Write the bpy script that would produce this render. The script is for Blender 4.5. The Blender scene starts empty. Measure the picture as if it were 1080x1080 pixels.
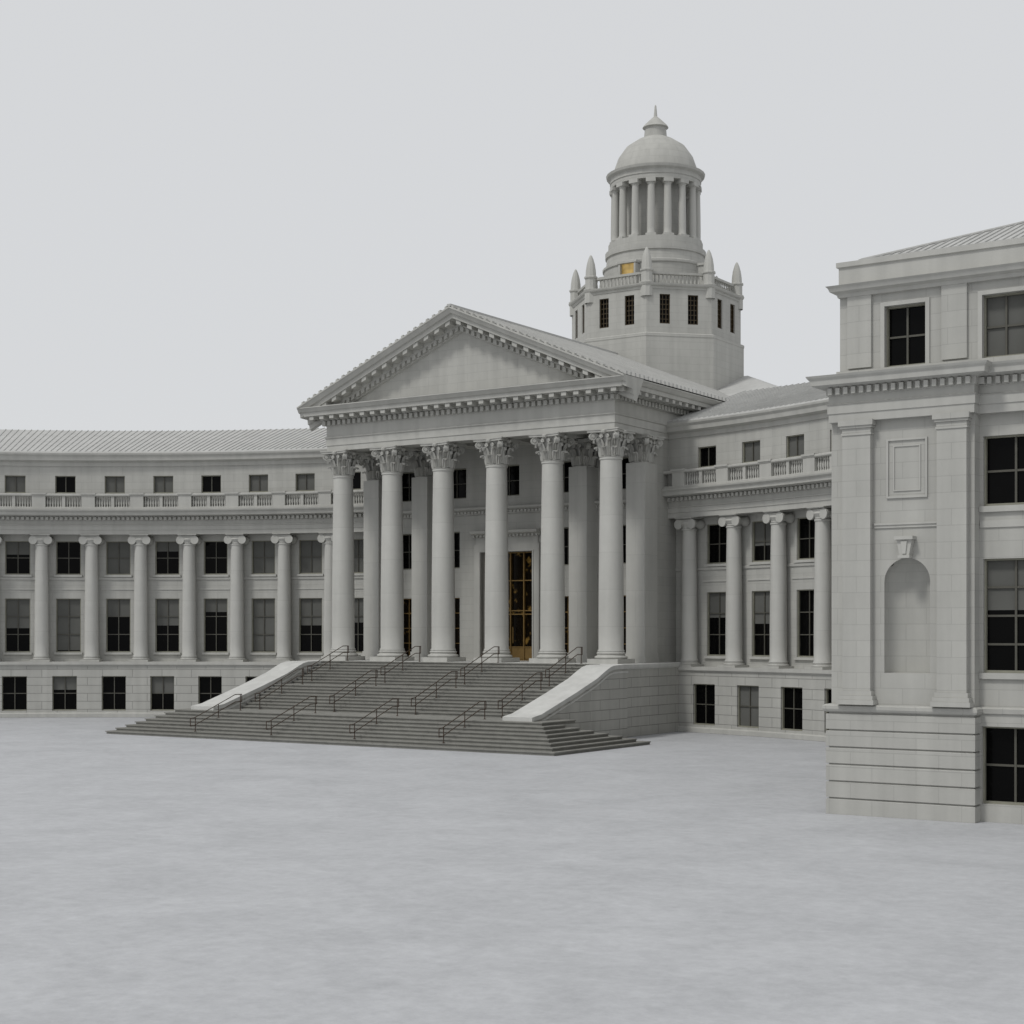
import bpy, math, random
from mathutils import Vector, Matrix
random.seed(7)
rad = math.radians
scene = bpy.context.scene
COL = scene.collection

# ------------------------------------------------------------------ materials
def new_mat(name):
    m = bpy.data.materials.new(name); m.use_nodes = True
    nt = m.node_tree
    for n in list(nt.nodes): nt.nodes.remove(n)
    out = nt.nodes.new('ShaderNodeOutputMaterial')
    b = nt.nodes.new('ShaderNodeBsdfPrincipled')
    nt.links.new(b.outputs[0], out.inputs[0])
    return m, nt, b

def stone(name, col, bw=1.3, rh=0.46, mort=0.009, dark=0.80, rough=0.85, bump=0.22, joints=True, streak=0.08, offset=0.5):
    m, nt, b = new_mat(name)
    N, L = nt.nodes, nt.links
    tc = N.new('ShaderNodeTexCoord')
    c = Vector(col)
    if joints:
        br = N.new('ShaderNodeTexBrick')
        br.offset = offset
        br.inputs['Scale'].default_value = 1
        br.inputs['Brick Width'].default_value = bw
        br.inputs['Row Height'].default_value = rh
        br.inputs['Mortar Size'].default_value = mort
        br.inputs['Mortar Smooth'].default_value = 0.3
        br.inputs['Color1'].default_value = (*c, 1)
        br.inputs['Color2'].default_value = (*(c * 0.95), 1)
        br.inputs['Mortar'].default_value = (*(c * dark), 1)
        L.new(tc.outputs['UV'], br.inputs['Vector'])
        colout = br.outputs['Color']
    else:
        rgb = N.new('ShaderNodeRGB'); rgb.outputs[0].default_value = (*c, 1)
        colout = rgb.outputs[0]
    n1 = N.new('ShaderNodeTexNoise'); n1.inputs['Scale'].default_value = 0.45; n1.inputs['Detail'].default_value = 7; n1.inputs['Roughness'].default_value = 0.65
    L.new(tc.outputs['Object'], n1.inputs['Vector'])
    r1 = N.new('ShaderNodeMapRange'); r1.inputs[1].default_value = 0.3; r1.inputs[2].default_value = 0.7; r1.inputs[3].default_value = 0.92; r1.inputs[4].default_value = 1.05
    L.new(n1.outputs['Fac'], r1.inputs[0])
    mp = N.new('ShaderNodeMapping'); mp.inputs['Scale'].default_value = (2.2, 2.2, 0.14)
    L.new(tc.outputs['Object'], mp.inputs['Vector'])
    n2 = N.new('ShaderNodeTexNoise'); n2.inputs['Scale'].default_value = 1.0; n2.inputs['Detail'].default_value = 5
    L.new(mp.outputs[0], n2.inputs['Vector'])
    r2 = N.new('ShaderNodeMapRange'); r2.inputs[1].default_value = 0.35; r2.inputs[2].default_value = 0.65; r2.inputs[3].default_value = 1 - streak; r2.inputs[4].default_value = 1.02
    L.new(n2.outputs['Fac'], r2.inputs[0])
    mm = N.new('ShaderNodeMath'); mm.operation = 'MULTIPLY'
    L.new(r1.outputs[0], mm.inputs[0]); L.new(r2.outputs[0], mm.inputs[1])
    vm = N.new('ShaderNodeVectorMath'); vm.operation = 'SCALE'
    L.new(colout, vm.inputs[0]); L.new(mm.outputs[0], vm.inputs['Scale'])
    L.new(vm.outputs[0], b.inputs['Base Color'])
    b.inputs['Roughness'].default_value = rough
    b.inputs['Specular IOR Level'].default_value = 0.2
    n3 = N.new('ShaderNodeTexNoise'); n3.inputs['Scale'].default_value = 14; n3.inputs['Detail'].default_value = 4
    L.new(tc.outputs['Object'], n3.inputs['Vector'])
    bp = N.new('ShaderNodeBump'); bp.inputs['Strength'].default_value = bump; bp.inputs['Distance'].default_value = 0.03
    if joints:
        s = N.new('ShaderNodeMath'); s.operation = 'MULTIPLY_ADD'
        s.inputs[1].default_value = -1.0
        k = N.new('ShaderNodeMath'); k.operation = 'MULTIPLY'; k.inputs[1].default_value = 0.25
        L.new(n3.outputs['Fac'], k.inputs[0])
        L.new(br.outputs['Fac'], s.inputs[0]); L.new(k.outputs[0], s.inputs[2])
        L.new(s.outputs[0], bp.inputs['Height'])
    else:
        bp.inputs['Strength'].default_value = bump * 0.35
        L.new(n3.outputs['Fac'], bp.inputs['Height'])
    L.new(bp.outputs[0], b.inputs['Normal'])
    return m

SC = (0.435, 0.432, 0.405)
M_ASH = stone('ashlar_stone', SC)
M_PLAIN = stone('dressed_stone', (0.45, 0.447, 0.42), joints=False)
M_COL = stone('column_stone', (0.49, 0.487, 0.46), bw=50, rh=1.9, mort=0.01, dark=0.82, streak=0.06)
M_RUST = stone('rusticated_stone', SC, bw=1.9, rh=0.5, mort=0.02, dark=0.6, bump=0.5)
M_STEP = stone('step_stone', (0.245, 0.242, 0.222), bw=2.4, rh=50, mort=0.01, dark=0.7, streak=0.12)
M_COPE = stone('coping_stone', (0.54, 0.54, 0.52), joints=False)
M_ROOF = stone('metal_roof', (0.45, 0.45, 0.435), joints=False, rough=0.6, streak=0.08)

def simple(name, col, rough=0.5, metal=0.0, emit=None, es=0.0, spec=0.5, nscale=3, lohi=(.42, .7), escale=1.1):
    m, nt, b = new_mat(name)
    N, L = nt.nodes, nt.links
    tc = N.new('ShaderNodeTexCoord'); n = N.new('ShaderNodeTexNoise'); n.inputs['Scale'].default_value = nscale; n.inputs['Detail'].default_value = 4
    L.new(tc.outputs['Object'], n.inputs['Vector'])
    r = N.new('ShaderNodeMapRange'); r.inputs[3].default_value = 0.75; r.inputs[4].default_value = 1.25
    L.new(n.outputs['Fac'], r.inputs[0])
    rgb = N.new('ShaderNodeRGB'); rgb.outputs[0].default_value = (*col, 1)
    vm = N.new('ShaderNodeVectorMath'); vm.operation = 'SCALE'
    L.new(rgb.outputs[0], vm.inputs[0]); L.new(r.outputs[0], vm.inputs['Scale'])
    L.new(vm.outputs[0], b.inputs['Base Color'])
    b.inputs['Roughness'].default_value = rough
    b.inputs['Metallic'].default_value = metal
    b.inputs['Specular IOR Level'].default_value = spec
    if emit:
        n4 = N.new('ShaderNodeTexNoise'); n4.inputs['Scale'].default_value = escale; n4.inputs['Detail'].default_value = 3
        L.new(tc.outputs['Object'], n4.inputs['Vector'])
        cr = N.new('ShaderNodeMapRange'); cr.inputs[1].default_value = lohi[0]; cr.inputs[2].default_value = lohi[1]; cr.inputs[3].default_value = 0.0; cr.inputs[4].default_value = es
        L.new(n4.outputs['Fac'], cr.inputs[0])
        b.inputs['Emission Color'].default_value = (*emit, 1)
        L.new(cr.outputs[0], b.inputs['Emission Strength'])
    return m

M_GLASS = simple('dark_glass', (0.0025, 0.0025, 0.0025), 0.1, spec=0.07)
M_FRAME = simple('window_frame_paint', (0.23, 0.225, 0.18), 0.6)
M_MULL = simple('mullion_bronze', (0.075, 0.072, 0.058), 0.6)
M_BLIND = simple('blind_fabric', (0.105, 0.106, 0.098), 0.9, nscale=.6)
M_RAIL = simple('bronze_rail', (0.055, 0.034, 0.022), 0.5, 0.1)
M_GOLD = simple('bronze_gold', (0.20, 0.125, 0.04), 0.4, 0.4)
M_GRILLE = simple('bronze_grille', (0.05, 0.034, 0.014), 0.5, 0.2)
M_WARM = simple('warm_glass', (0.006, 0.004, 0.002), 0.15, emit=(1.0, 0.60, 0.15), es=0.10, spec=.1, lohi=(.58, .72), escale=2.2)
M_LIT = simple('lit_glass', (0.4, 0.27, 0.08), 0.3, emit=(1.0, 0.70, 0.25), es=0.4, lohi=(.3, .7))

def ground_mat():
    m, nt, b = new_mat('plaza_concrete')
    N, L = nt.nodes, nt.links
    tc = N.new('ShaderNodeTexCoord')
    n1 = N.new('ShaderNodeTexNoise'); n1.inputs['Scale'].default_value = 0.35; n1.inputs['Detail'].default_value = 10; n1.inputs['Roughness'].default_value = 0.72; n1.inputs['Distortion'].default_value = 0.4
    L.new(tc.outputs['Object'], n1.inputs['Vector'])
    n2 = N.new('ShaderNodeTexNoise'); n2.inputs['Scale'].default_value = 2.6; n2.inputs['Detail'].default_value = 9; n2.inputs['Roughness'].default_value = 0.78
    L.new(tc.outputs['Object'], n2.inputs['Vector'])
    ad = N.new('ShaderNodeMath'); ad.operation = 'ADD'; L.new(n1.outputs['Fac'], ad.inputs[0]); L.new(n2.outputs['Fac'], ad.inputs[1])
    cr = N.new('ShaderNodeValToRGB')
    cr.color_ramp.elements[0].position = 0.38; cr.color_ramp.elements[0].color = (0.365, 0.371, 0.383, 1)
    cr.color_ramp.elements[1].position = 0.62; cr.color_ramp.elements[1].color = (0.485, 0.493, 0.508, 1)
    hf = N.new('ShaderNodeMath'); hf.operation = 'MULTIPLY'; hf.inputs[1].default_value = .5; L.new(ad.outputs[0], hf.inputs[0])
    L.new(hf.outputs[0], cr.inputs[0])
    L.new(cr.outputs[0], b.inputs['Base Color'])
    b.inputs['Roughness'].default_value = 0.7
    b.inputs['Specular IOR Level'].default_value = 0.3
    n3 = N.new('ShaderNodeTexNoise'); n3.inputs['Scale'].default_value = 6; n3.inputs['Detail'].default_value = 6
    L.new(tc.outputs['Object'], n3.inputs['Vector'])
    bp = N.new('ShaderNodeBump'); bp.inputs['Strength'].default_value = 0.2; bp.inputs['Distance'].default_value = 0.03
    L.new(n3.outputs['Fac'], bp.inputs['Height']); L.new(bp.outputs[0], b.inputs['Normal'])
    return m
M_GROUND = ground_mat()

# ------------------------------------------------------------------ mesh builder
def flat(ox, oy, h=0.0):
    c, s = math.cos(h), math.sin(h)
    def F(a, d, z): return (ox + a * c - d * s, oy + a * s + d * c, z)
    F.curved = False
    return F
def arc(R, yc):
    def F(a, d, z):
        al = a / R; r = R + d
        return (r * math.sin(al), yc + r * math.cos(al), z)
    F.curved = True
    return F
ID = flat(0, 0)

class MB:
    def __init__(s): s.v = []; s.f = []; s.uv = []; s.mi = []
    def poly(s, pts, uvs=None, mi=0):
        b = len(s.v); s.v += [tuple(p) for p in pts]
        s.f.append(tuple(range(b, b + len(pts))))
        if uvs is None: uvs = [(p[0] + p[1], p[2]) for p in pts]
        s.uv.append(uvs); s.mi.append(mi)
    def box(s, F, a0, a1, d0, d1, z0, z1, mi=0, seg=1.0):
        n = max(1, int(math.ceil((a1 - a0) / seg))) if F.curved else 1
        for i in range(n):
            p = a0 + (a1 - a0) * i / n; q = a0 + (a1 - a0) * (i + 1) / n
            s.poly([F(p, d0, z0), F(q, d0, z0), F(q, d0, z1), F(p, d0, z1)], [(p, z0), (q, z0), (q, z1), (p, z1)], mi)
            s.poly([F(q, d1, z0), F(p, d1, z0), F(p, d1, z1), F(q, d1, z1)], [(q, z0), (p, z0), (p, z1), (q, z1)], mi)
            s.poly([F(p, d0, z1), F(q, d0, z1), F(q, d1, z1), F(p, d1, z1)], [(p, d0), (q, d0), (q, d1), (p, d1)], mi)
            s.poly([F(p, d1, z0), F(q, d1, z0), F(q, d0, z0), F(p, d0, z0)], [(p, d1), (q, d1), (q, d0), (p, d0)], mi)
        s.poly([F(a0, d1, z0), F(a0, d0, z0), F(a0, d0, z1), F(a0, d1, z1)], [(d1, z0), (d0, z0), (d0, z1), (d1, z1)], mi)
        s.poly([F(a1, d0, z0), F(a1, d1, z0), F(a1, d1, z1), F(a1, d0, z1)], [(d0, z0), (d1, z0), (d1, z1), (d0, z1)], mi)
    def wall(s, F, a0, a1, z0, z1, d, ops, reveal=0.35, seg=1.0, mi=0):
        A = {a0, a1}; Z = {z0, z1}
        for o in ops: A |= {o[0], o[1]}; Z |= {o[2], o[3]}
        A = sorted(a for a in A if a0 <= a <= a1); Z = sorted(z for z in Z if z0 <= z <= z1)
        if F.curved:
            B = []
            for p, q in zip(A, A[1:]):
                n = max(1, int(math.ceil((q - p) / seg)))
                B += [p + (q - p) * i / n for i in range(n)]
            A = B + [A[-1]]
        for p, q in zip(A, A[1:]):
            if q - p < 1e-6: continue
            for y, w in zip(Z, Z[1:]):
                ca, cz = (p + q) / 2, (y + w) / 2
                if any(o[0] < ca < o[1] and o[2] < cz < o[3] for o in ops): continue
                s.poly([F(p, d, y), F(q, d, y), F(q, d, w), F(p, d, w)], [(p, y), (q, y), (q, w), (p, w)], mi)
        for o in ops:
            l, r, b, t = o[:4]; e = d + reveal
            s.poly([F(l, d, b), F(l, e, b), F(l, e, t), F(l, d, t)], [(0, b), (reveal, b), (reveal, t), (0, t)], mi)
            s.poly([F(r, e, b), F(r, d, b), F(r, d, t), F(r, e, t)], [(0, b), (reveal, b), (reveal, t), (0, t)], mi)
            s.poly([F(l, d, t), F(l, e, t), F(r, e, t), F(r, d, t)], [(l, 0), (l, .3), (r, .3), (r, 0)], mi)
            s.poly([F(l, e, b), F(l, d, b), F(r, d, b), F(r, e, b)], [(l, 0), (l, .3), (r, .3), (r, 0)], mi)
    def sweep(s, path, prof, closed=False, caps=True, mi=0):
        n = len(path); P = [Vector(p) for p in path]
        def nrm(a, b):
            t = (b - a).normalized(); return Vector((t.y, -t.x))
        ms = []; cum = [0]
        for i in range(n):
            if closed: n1 = nrm(P[i - 1], P[i]); n2 = nrm(P[i], P[(i + 1) % n])
            else:
                n1 = nrm(P[i - 1], P[i]) if i else nrm(P[0], P[1])
                n2 = nrm(P[i], P[i + 1]) if i < n - 1 else n1
            ms.append((n1 + n2) / (1 + n1.dot(n2)))
            if i: cum.append(cum[-1] + (P[i] - P[i - 1]).length)
        if closed: cum.append(cum[-1] + (P[0] - P[-1]).length)
        pv = [prof[0][1]]
        for j in range(1, len(prof)):
            dz = abs(prof[j][1] - prof[j - 1][1]); do = abs(prof[j][0] - prof[j - 1][0])
            pv.append(prof[j][1] if dz > do else pv[-1] + do)
        def pt(i, j):
            q = P[i % n] + ms[i % n] * prof[j][0]; return (q.x, q.y, prof[j][1])
        for i in range(n if closed else n - 1):
            for j in range(len(prof) - 1):
                s.poly([pt(i, j), pt(i + 1, j), pt(i + 1, j + 1), pt(i, j + 1)],
                       [(cum[i], pv[j]), (cum[i + 1], pv[j]), (cum[i + 1], pv[j + 1]), (cum[i], pv[j + 1])], mi)
        if caps and not closed:
            s.poly([pt(0, j) for j in range(len(prof))][::-1], mi=mi)
            s.poly([pt(n - 1, j) for j in range(len(prof))], mi=mi)
    def along(s, path, off0, off1, z0, z1, w, sp, mi=0, inset=0.0):
        P = [Vector(p) for p in path]
        for a, b in zip(P, P[1:]):
            L = (b - a).length; t = (b - a).normalized()
            h = math.atan2(t.y, t.x)
            F = flat(a.x, a.y, h)
            e = L + 2 * inset
            n = max(1, int(e / sp)); st = e / n
            for i in range(n):
                c = -inset + st * (i + .5)
                s.box(F, c - w / 2, c + w / 2, -off1, -off0, z0, z1, mi)
    def lathe(s, prof, n=24, M=None, mi=0, cap=False, a0=0, a1=2 * math.pi, rot=0):
        M = M or Matrix()
        for j in range(len(prof) - 1):
            (r0, z0), (r1, z1) = prof[j], prof[j + 1]
            for i in range(n):
                t0 = rot + a0 + (a1 - a0) * i / n; t1 = rot + a0 + (a1 - a0) * (i + 1) / n
                pts = []
                for r, z, t in ((r0, z0, t0), (r0, z0, t1), (r1, z1, t1), (r1, z1, t0)):
                    pts.append(M @ Vector((r * math.cos(t), r * math.sin(t), z)))
                u0, u1 = t0 * max(r0, .01), t1 * max(r0, .01)
                if r0 < 1e-5: s.poly(pts[1:], [(u1, z0), (u1, z1), (u0, z1)], mi)
                elif r1 < 1e-5: s.poly(pts[:3], [(u0, z0), (u1, z0), (u1, z1)], mi)
                else: s.poly(pts, [(u0, z0), (u1, z0), (u1, z1), (u0, z1)], mi)
    def tube(s, a, b, r, n=8, mi=0):
        a = Vector(a); b = Vector(b); d = b - a
        q = d.to_track_quat('Z', 'Y').to_matrix().to_4x4()
        M = Matrix.Translation(a) @ q; L = d.length
        s.lathe([(0, -r * .5), (r, 0), (r, L), (0, L + r * .5)], n, M, mi)
    def prism(s, pts2, z0, z1, M=None, mi=0):
        M = M or Matrix()
        lo = [M @ Vector((x, y, z0)) for x, y in pts2]; hi = [M @ Vector((x, y, z1)) for x, y in pts2]
        n = len(pts2)
        for i in range(n):
            k = (i + 1) % n
            s.poly([lo[i], lo[k], hi[k], hi[i]], mi=mi)
        s.poly(hi, mi=mi); s.poly(lo[::-1], mi=mi)
    def mesh(s, name, mats, smooth=True, angle=32):
        me = bpy.data.meshes.new(name)
        me.from_pydata(s.v, [], s.f)
        ul = me.uv_layers.new(name='UVMap')
        flatuv = []
        for f in s.uv:
            for u in f: flatuv += [u[0], u[1]]
        ul.data.foreach_set('uv', flatuv)
        for m in mats: me.materials.append(m)
        me.polygons.foreach_set('material_index', s.mi)
        if smooth:
            import bmesh
            bm = bmesh.new(); bm.from_mesh(me)
            bmesh.ops.remove_doubles(bm, verts=bm.verts, dist=0.0008)
            bm.to_mesh(me); bm.free()
            me.polygons.foreach_set('use_smooth', [True] * len(me.polygons))
            me.set_sharp_from_angle(angle=rad(angle))
        me.update()
        return me

def obj(name, me, parent=None, loc=(0, 0, 0), rz=0.0):
    o = bpy.data.objects.new(name, me); COL.objects.link(o)
    o.location = loc; o.rotation_euler = (0, 0, rz)
    if parent: o.parent = parent
    return o

# ------------------------------------------------------------------ ground
g = MB()
g.poly([(-1500, -1500, 0), (1500, -1500, 0), (1500, 1500, 0), (-1500, 1500, 0)])
go = obj('ground', g.mesh('ground', [M_GROUND], smooth=False)); go['kind'] = 'structure'

# ------------------------------------------------------------------ courthouse root
CH = obj('courthouse', None)
CH['label'] = 'pale grey neoclassical courthouse with columned portico, curved wings and tower'
CH['category'] = 'building'

# ------------------------------------------------------------------ windows
_wc = {}
def window_mesh(w, h, cols, rows, kind='dark', bar=.025):
    key = (round(w, 3), round(h, 3), cols, rows, kind)
    if key in _wc: return _wc[key]
    gl = {'dark': M_GLASS, 'warm': M_WARM, 'lit': M_LIT, 'grille': M_GLASS}[kind]
    p = MB(); p.poly([(-w / 2, .24, 0), (w / 2, .24, 0), (w / 2, .24, h), (-w / 2, .24, h)])
    pm = p.mesh('window_pane', [gl], smooth=False)
    f = MB(); t = 0.05; a = M_FRAME if kind == 'dark' else (M_GRILLE if kind == 'grille' else M_GOLD); b = M_MULL if kind == 'dark' else a
    f.box(ID, -w / 2, -w / 2 + t, .12, .235, 0, h); f.box(ID, w / 2 - t, w / 2, .12, .235, 0, h)
    f.box(ID, -w / 2 + t, w / 2 - t, .12, .235, 0, t + .02); f.box(ID, -w / 2 + t, w / 2 - t, .12, .235, h - t, h)
    for i in range(1, cols):
        x = -w / 2 + w * i / cols; f.box(ID, x - bar, x + bar, .17, .233, t + .02, h - t, 1)
    for i in range(1, rows):
        z = h * i / rows; f.box(ID, -w / 2 + t, w / 2 - t, .18, .231, z - bar, z + bar, 1)
    fm = f.mesh('window_frame', [a, b], smooth=False)
    _wc[key] = (pm, fm); return _wc[key]
_bc = {}
def blind_mesh(w, h, fr):
    key = (round(w, 3), round(h, 3), fr)
    if key not in _bc:
        p = MB(); p.box(ID, -w / 2 + .06, w / 2 - .06, .236, .239, h * (1 - fr), h - .055)
        _bc[key] = p.mesh('window_blind', [M_BLIND], smooth=False)
    return _bc[key]
def put_window(F, a, d, z, h, w, ht, cols=2, rows=2, kind='dark', blind=0, parent=CH, bar=.025):
    pm, fm = window_mesh(w, ht, cols, rows, kind, bar)
    wob = obj('window', pm, parent, F(a, d, z), h)
    obj('window_frame', fm, wob)
    if blind: obj('window_blind', blind_mesh(w, ht, blind), wob)
    return wob

# ------------------------------------------------------------------ columns
def shaft(mb, r0, r1, z0, z1, n=28):
    pr = []
    for i in range(9):
        t = i / 8
        r = r0 + (r1 - r0) * (max(0, t - .2) / .8) ** 1.3
        pr.append((r, z0 + (z1 - z0) * t))
    pr = [(r0 + .05, z0), (r0 + .05, z0 + .04), (r0, z0 + .12)] + pr[1:-1] + [(r1, z1 - .12), (r1 + .04, z1 - .08), (r1 + .04, z1)]
    mb.lathe(pr, n)
def base_mesh(r, hp, ht):
    b = MB(); e = r * 1.38
    b.box(ID, -e, e, -e, e, 0, hp)
    pr = [(r * 1.2, hp)]
    def tor(rc, rr, zc, n=6): return [(rc + rr * math.cos(t), zc + rr * math.sin(t)) for t in [-math.pi / 2 + math.pi * i / n for i in range(n + 1)]]
    q = ht - hp
    pr += tor(r * 1.2, q * .2, hp + q * .2) + [(r * 1.12, hp + q * .46), (r * 1.1, hp + q * .6)] + tor(r * 1.08, q * .14, hp + q * .76) + [(r * 1.03, ht)]
    b.lathe(pr, 28)
    return b.mesh('column_base', [M_PLAIN])
def corinthian(r, H):
    c = MB()
    c.lathe([(r * 1.05, 0), (r * 1.1, .05), (r * .93, .1), (r * .93, H * .5), (r * 1.02, H * .75), (r * 1.2, H * .88)], 24)
    def leaf(a, z0, h, w, rr, curl):
        path = [(0, 0), (.06, .35), (.1, .66), (.2, .88), (.34, 1.0), (.46, .95), (.48, .78)]
        wd = [.75, 1, 1.08, .98, .85, .6, .2]
        rows = []
        ca, sa = math.cos(a), math.sin(a)
        for (o, t), k in zip(path, wd):
            ro = rr + o * curl; z = z0 + t * h; row = []
            for j, (sx, dp) in enumerate(((-1, -.08), (-.6, .02), (-.3, -.05), (0, .06), (.3, -.05), (.6, .02), (1, -.08))):
                x = sx * w * k / 2; R2 = ro + dp * .9
                row.append((R2 * ca - x * sa, R2 * sa + x * ca, z))
            rows.append(row)
        for r0_, r1_ in zip(rows, rows[1:]):
            for j in range(6): c.poly([r0_[j], r0_[j + 1], r1_[j + 1], r1_[j]])
    for i in range(8):
        leaf(i * math.pi / 4, .06, H * .34, r * .64, r * 1.04, r * 1.05)
    for i in range(8):
        leaf((i + .5) * math.pi / 4, .1, H * .60, r * .56, r * 1.06, r * 1.15)
    for i in range(4):
        a = math.pi / 4 + i * math.pi / 2
        leaf(a, H * .4, H * .46, r * .45, r * 1.12, r * 1.2)
        M = Matrix.Rotation(a, 4, 'Z') @ Matrix.Translation((r * 1.74, 0, H * .755)) @ Matrix.Rotation(math.pi / 2, 4, 'X')
        q = r * .36
        c.lathe([(0, -q * .62), (q * .4, -q * .66), (q * .5, -q * .4), (q * .7, -q * .4), (q * .75, -q * .55), (q, -q * .55), (q, q * .55), (q * .75, q * .55), (q * .7, q * .4), (q * .5, q * .4), (q * .4, q * .66), (0, q * .62)], 12, M)
        b = i * math.pi / 2
        M = Matrix.Rotation(b, 4, 'Z') @ Matrix.Translation((r * 1.4, 0, H * .9))
        c.lathe([(0, -.16), (.14, -.06), (.15, .04), (0, .13)], 8, M)
        for sg in (-1, 1):
            M = Matrix.Rotation(b, 4, 'Z') @ Matrix.Translation((r * 1.15, sg * r * .32, H * .76)) @ Matrix.Rotation(math.pi / 2, 4, 'Y')
            q2 = r * .2
            c.lathe([(0, -q2 * .6), (q2, -q2 * .5), (q2, q2 * .7), (q2 * .5, q2 * .5), (0, q2 * 1.0)], 10, M)
    pts = []
    e = r * 1.7
    for i in range(4):
        b = i * math.pi / 2
        for t in (-.92, -.5, 0, .5, .92):
            x = e - r * .36 * (1 - t * t); y = t * e
            pts.append((x * math.cos(b) - y * math.sin(b), x * math.sin(b) + y * math.cos(b)))
    c.prism(pts, H * .88, H * .95)
    c.prism([(x * 1.05, y * 1.05) for x, y in pts], H * .952, H)
    return c.mesh('column_capital', [M_PLAIN], angle=40)
def ionic(r, H):
    c = MB()
    c.lathe([(r * .98, 0), (r * 1.05, .03), (r * 1.02, .08), (r * 1.3, H * .45), (r * 1.2, H * .6)], 24)
    q = r * .70
    for sx in (-1, 1):
        M = Matrix.Translation((sx * r * 1.22, 0, H * .40)) @ Matrix.Rotation(math.pi / 2, 4, 'X')
        e = r * 1.12
        pr = [(0, -e - .04), (q * .22, -e - .04), (q * .28, -e + .06), (q * .5, -e + .06), (q * .55, -e), (q * .68, -e), (q * .72, -e + .06), (q * .84, -e + .06), (q * .9, -e), (q, -e), (q, -e + .12), (q * .75, -e * .4), (q * .62, 0), (q * .75, e * .4), (q, e - .12), (q, e), (0, e)]
        c.lathe(pr, 18, M)
    c.box(ID, -r * 1.15, r * 1.15, -r * 1.05, r * 1.05, H * .5, H * .82)
    c.box(ID, -r * 1.5, r * 1.5, -r * 1.3, r * 1.3, H * .86, H * .93)
    c.box(ID, -r * 1.6, r * 1.6, -r * 1.4, r * 1.4, H * .932, H)
    return c.mesh('column_capital', [M_PLAIN], angle=40)

FL = 3.70; CT = 15.70
PCR0, PCR1 = .65, .56
m = MB(); shaft(m, PCR0, PCR1, .62, 12 - 1.45); P_SH = m.mesh('column_shaft', [M_COL])
P_BA = base_mesh(PCR0, .24, .62); P_CA = corinthian(PCR1, 1.45)
def put_column(sh, ba, ca, zc, loc, rz, parent=CH, name='column'):
    o = obj(name, sh, parent, loc, rz)
    obj('column_base', ba, o); obj('column_capital', ca, o, (0, 0, zc))
    return o
CX = [-8.8 + 3.55 * i for i in range(6)]; CY = .25
for x in CX: put_column(P_SH, P_BA, P_CA, 10.55, (x, CY, FL), 0)

m = MB(); m.box(ID, -.56, .56, -.5, .9, .5, 10.55); m.box(ID, -.66, .66, -.6, .9, 0, .28); m.box(ID, -.61, .61, -.55, .9, .282, .5)
PIL = m.mesh('pilaster', [M_COL], smooth=False)
for x in CX:
    if abs(x) < 2: continue
    o = obj('pilaster', PIL, CH, (x, 3.3, FL))
    obj('pilaster_capital', P_CA, o, (0, .12, 10.55))

# ------------------------------------------------------------------ portico body
YW = 4.0
xd0, xd1, zd = -1.7, 1.8, 9.85
ops = [(xd0, xd1, FL + .01, zd)]
wins = []
for x in (-7.1, -3.64, 0, 3.64, 7.2): wins.append((x, 13.0, 1.7, 1.75, 2, 2, 'dark'))
for x in (-7.1, -3.9, 3.9, 7.2):
    wins.append((x, 9.0, 1.3, 2.1, 2, 2, 'dark')); wins.append((x, FL + .1, 1.3, 3.5, 2, 4, 'warm'))
for w in wins: ops.append((w[0] - w[2] / 2, w[0] + w[2] / 2, w[1], w[1] + w[3]))
F = flat(0, YW)
m = MB()
m.wall(F, -9.4, 9.4, FL, 16.6, 0, ops, reveal=.5)
m.box(flat(9.45, 3.2, math.pi / 2), 0, 27, -.0, .4, FL, 18.1)
m.box(flat(-9.45, 30.0, -math.pi / 2), 0, 26.8, 0, .4, FL, 18.1)
m.box(ID, -9.4, 9.4, 30.2, 30.4, 0, 18.1)
obj('wall', m.mesh('portico_wall', [M_ASH], smooth=False), CH)
for w in wins: put_window(F, w[0], .1, w[1], 0, w[2], w[3], w[4], w[5], w[6])
m = MB(); m.box(ID, -9.1, 9.1, 0, 4.4, 16.4, 16.55)
for x in CX[1:-1]: m.box(ID, x - .4, x + .4, .8, 3.95, 15.75, 16.39)
obj('ceiling', m.mesh('ceiling', [M_PLAIN], smooth=False), CH)
m = MB()
m.sweep([(-8.4, YW - .02), (8.5, YW - .02)], [(0, 12.0), (.06, 12.02), (.08, 12.2), (.18, 12.24), (.3, 12.3), (.32, 12.42), (0, 12.46)])
m.along([(-8.4, YW - .02), (8.5, YW - .02)], .081, .17, 12.08, 12.2, .12, .24)
obj('string_course', m.mesh('string_course', [M_PLAIN], smooth=False), CH)
m = MB()
m.box(F, xd0 - .45, xd0, -.16, .05, FL, zd); m.box(F, xd1, xd1 + .45, -.16, .05, FL, zd)
m.box(F, xd0 - .45, xd1 + .45, -.16, .05, zd + .002, 10.3); m.box(F, xd0 - .35, xd1 + .35, -.11, .05, 10.302, 10.7)
m.box(F, xd0 - .1, xd0 - .02, -.2, -.161, FL, zd + .08); m.box(F, xd1 + .02, xd1 + .1, -.2, -.161, FL, zd + .08); m.box(F, xd0 - .02, xd1 + .02, -.2, -.161, zd + .02, zd + .08)
dp = [(xd0 - .5, YW - .1), (xd1 + .5, YW - .1)]
m.sweep(dp, [(0, 10.7), (.1, 10.72), (.12, 10.82), (.4, 10.9), (.45, 11.05), (-.1, 11.1)])
m.along(dp, .1, .22, 10.7, 10.84, .12, .25)
obj('door_surround', m.mesh('door_surround', [M_PLAIN], smooth=False), CH)
m = MB(); YD = YW + .45
m.poly([(xd0, YD, FL), (xd1, YD, FL), (xd1, YD, zd), (xd0, YD, zd)], mi=1)
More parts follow.
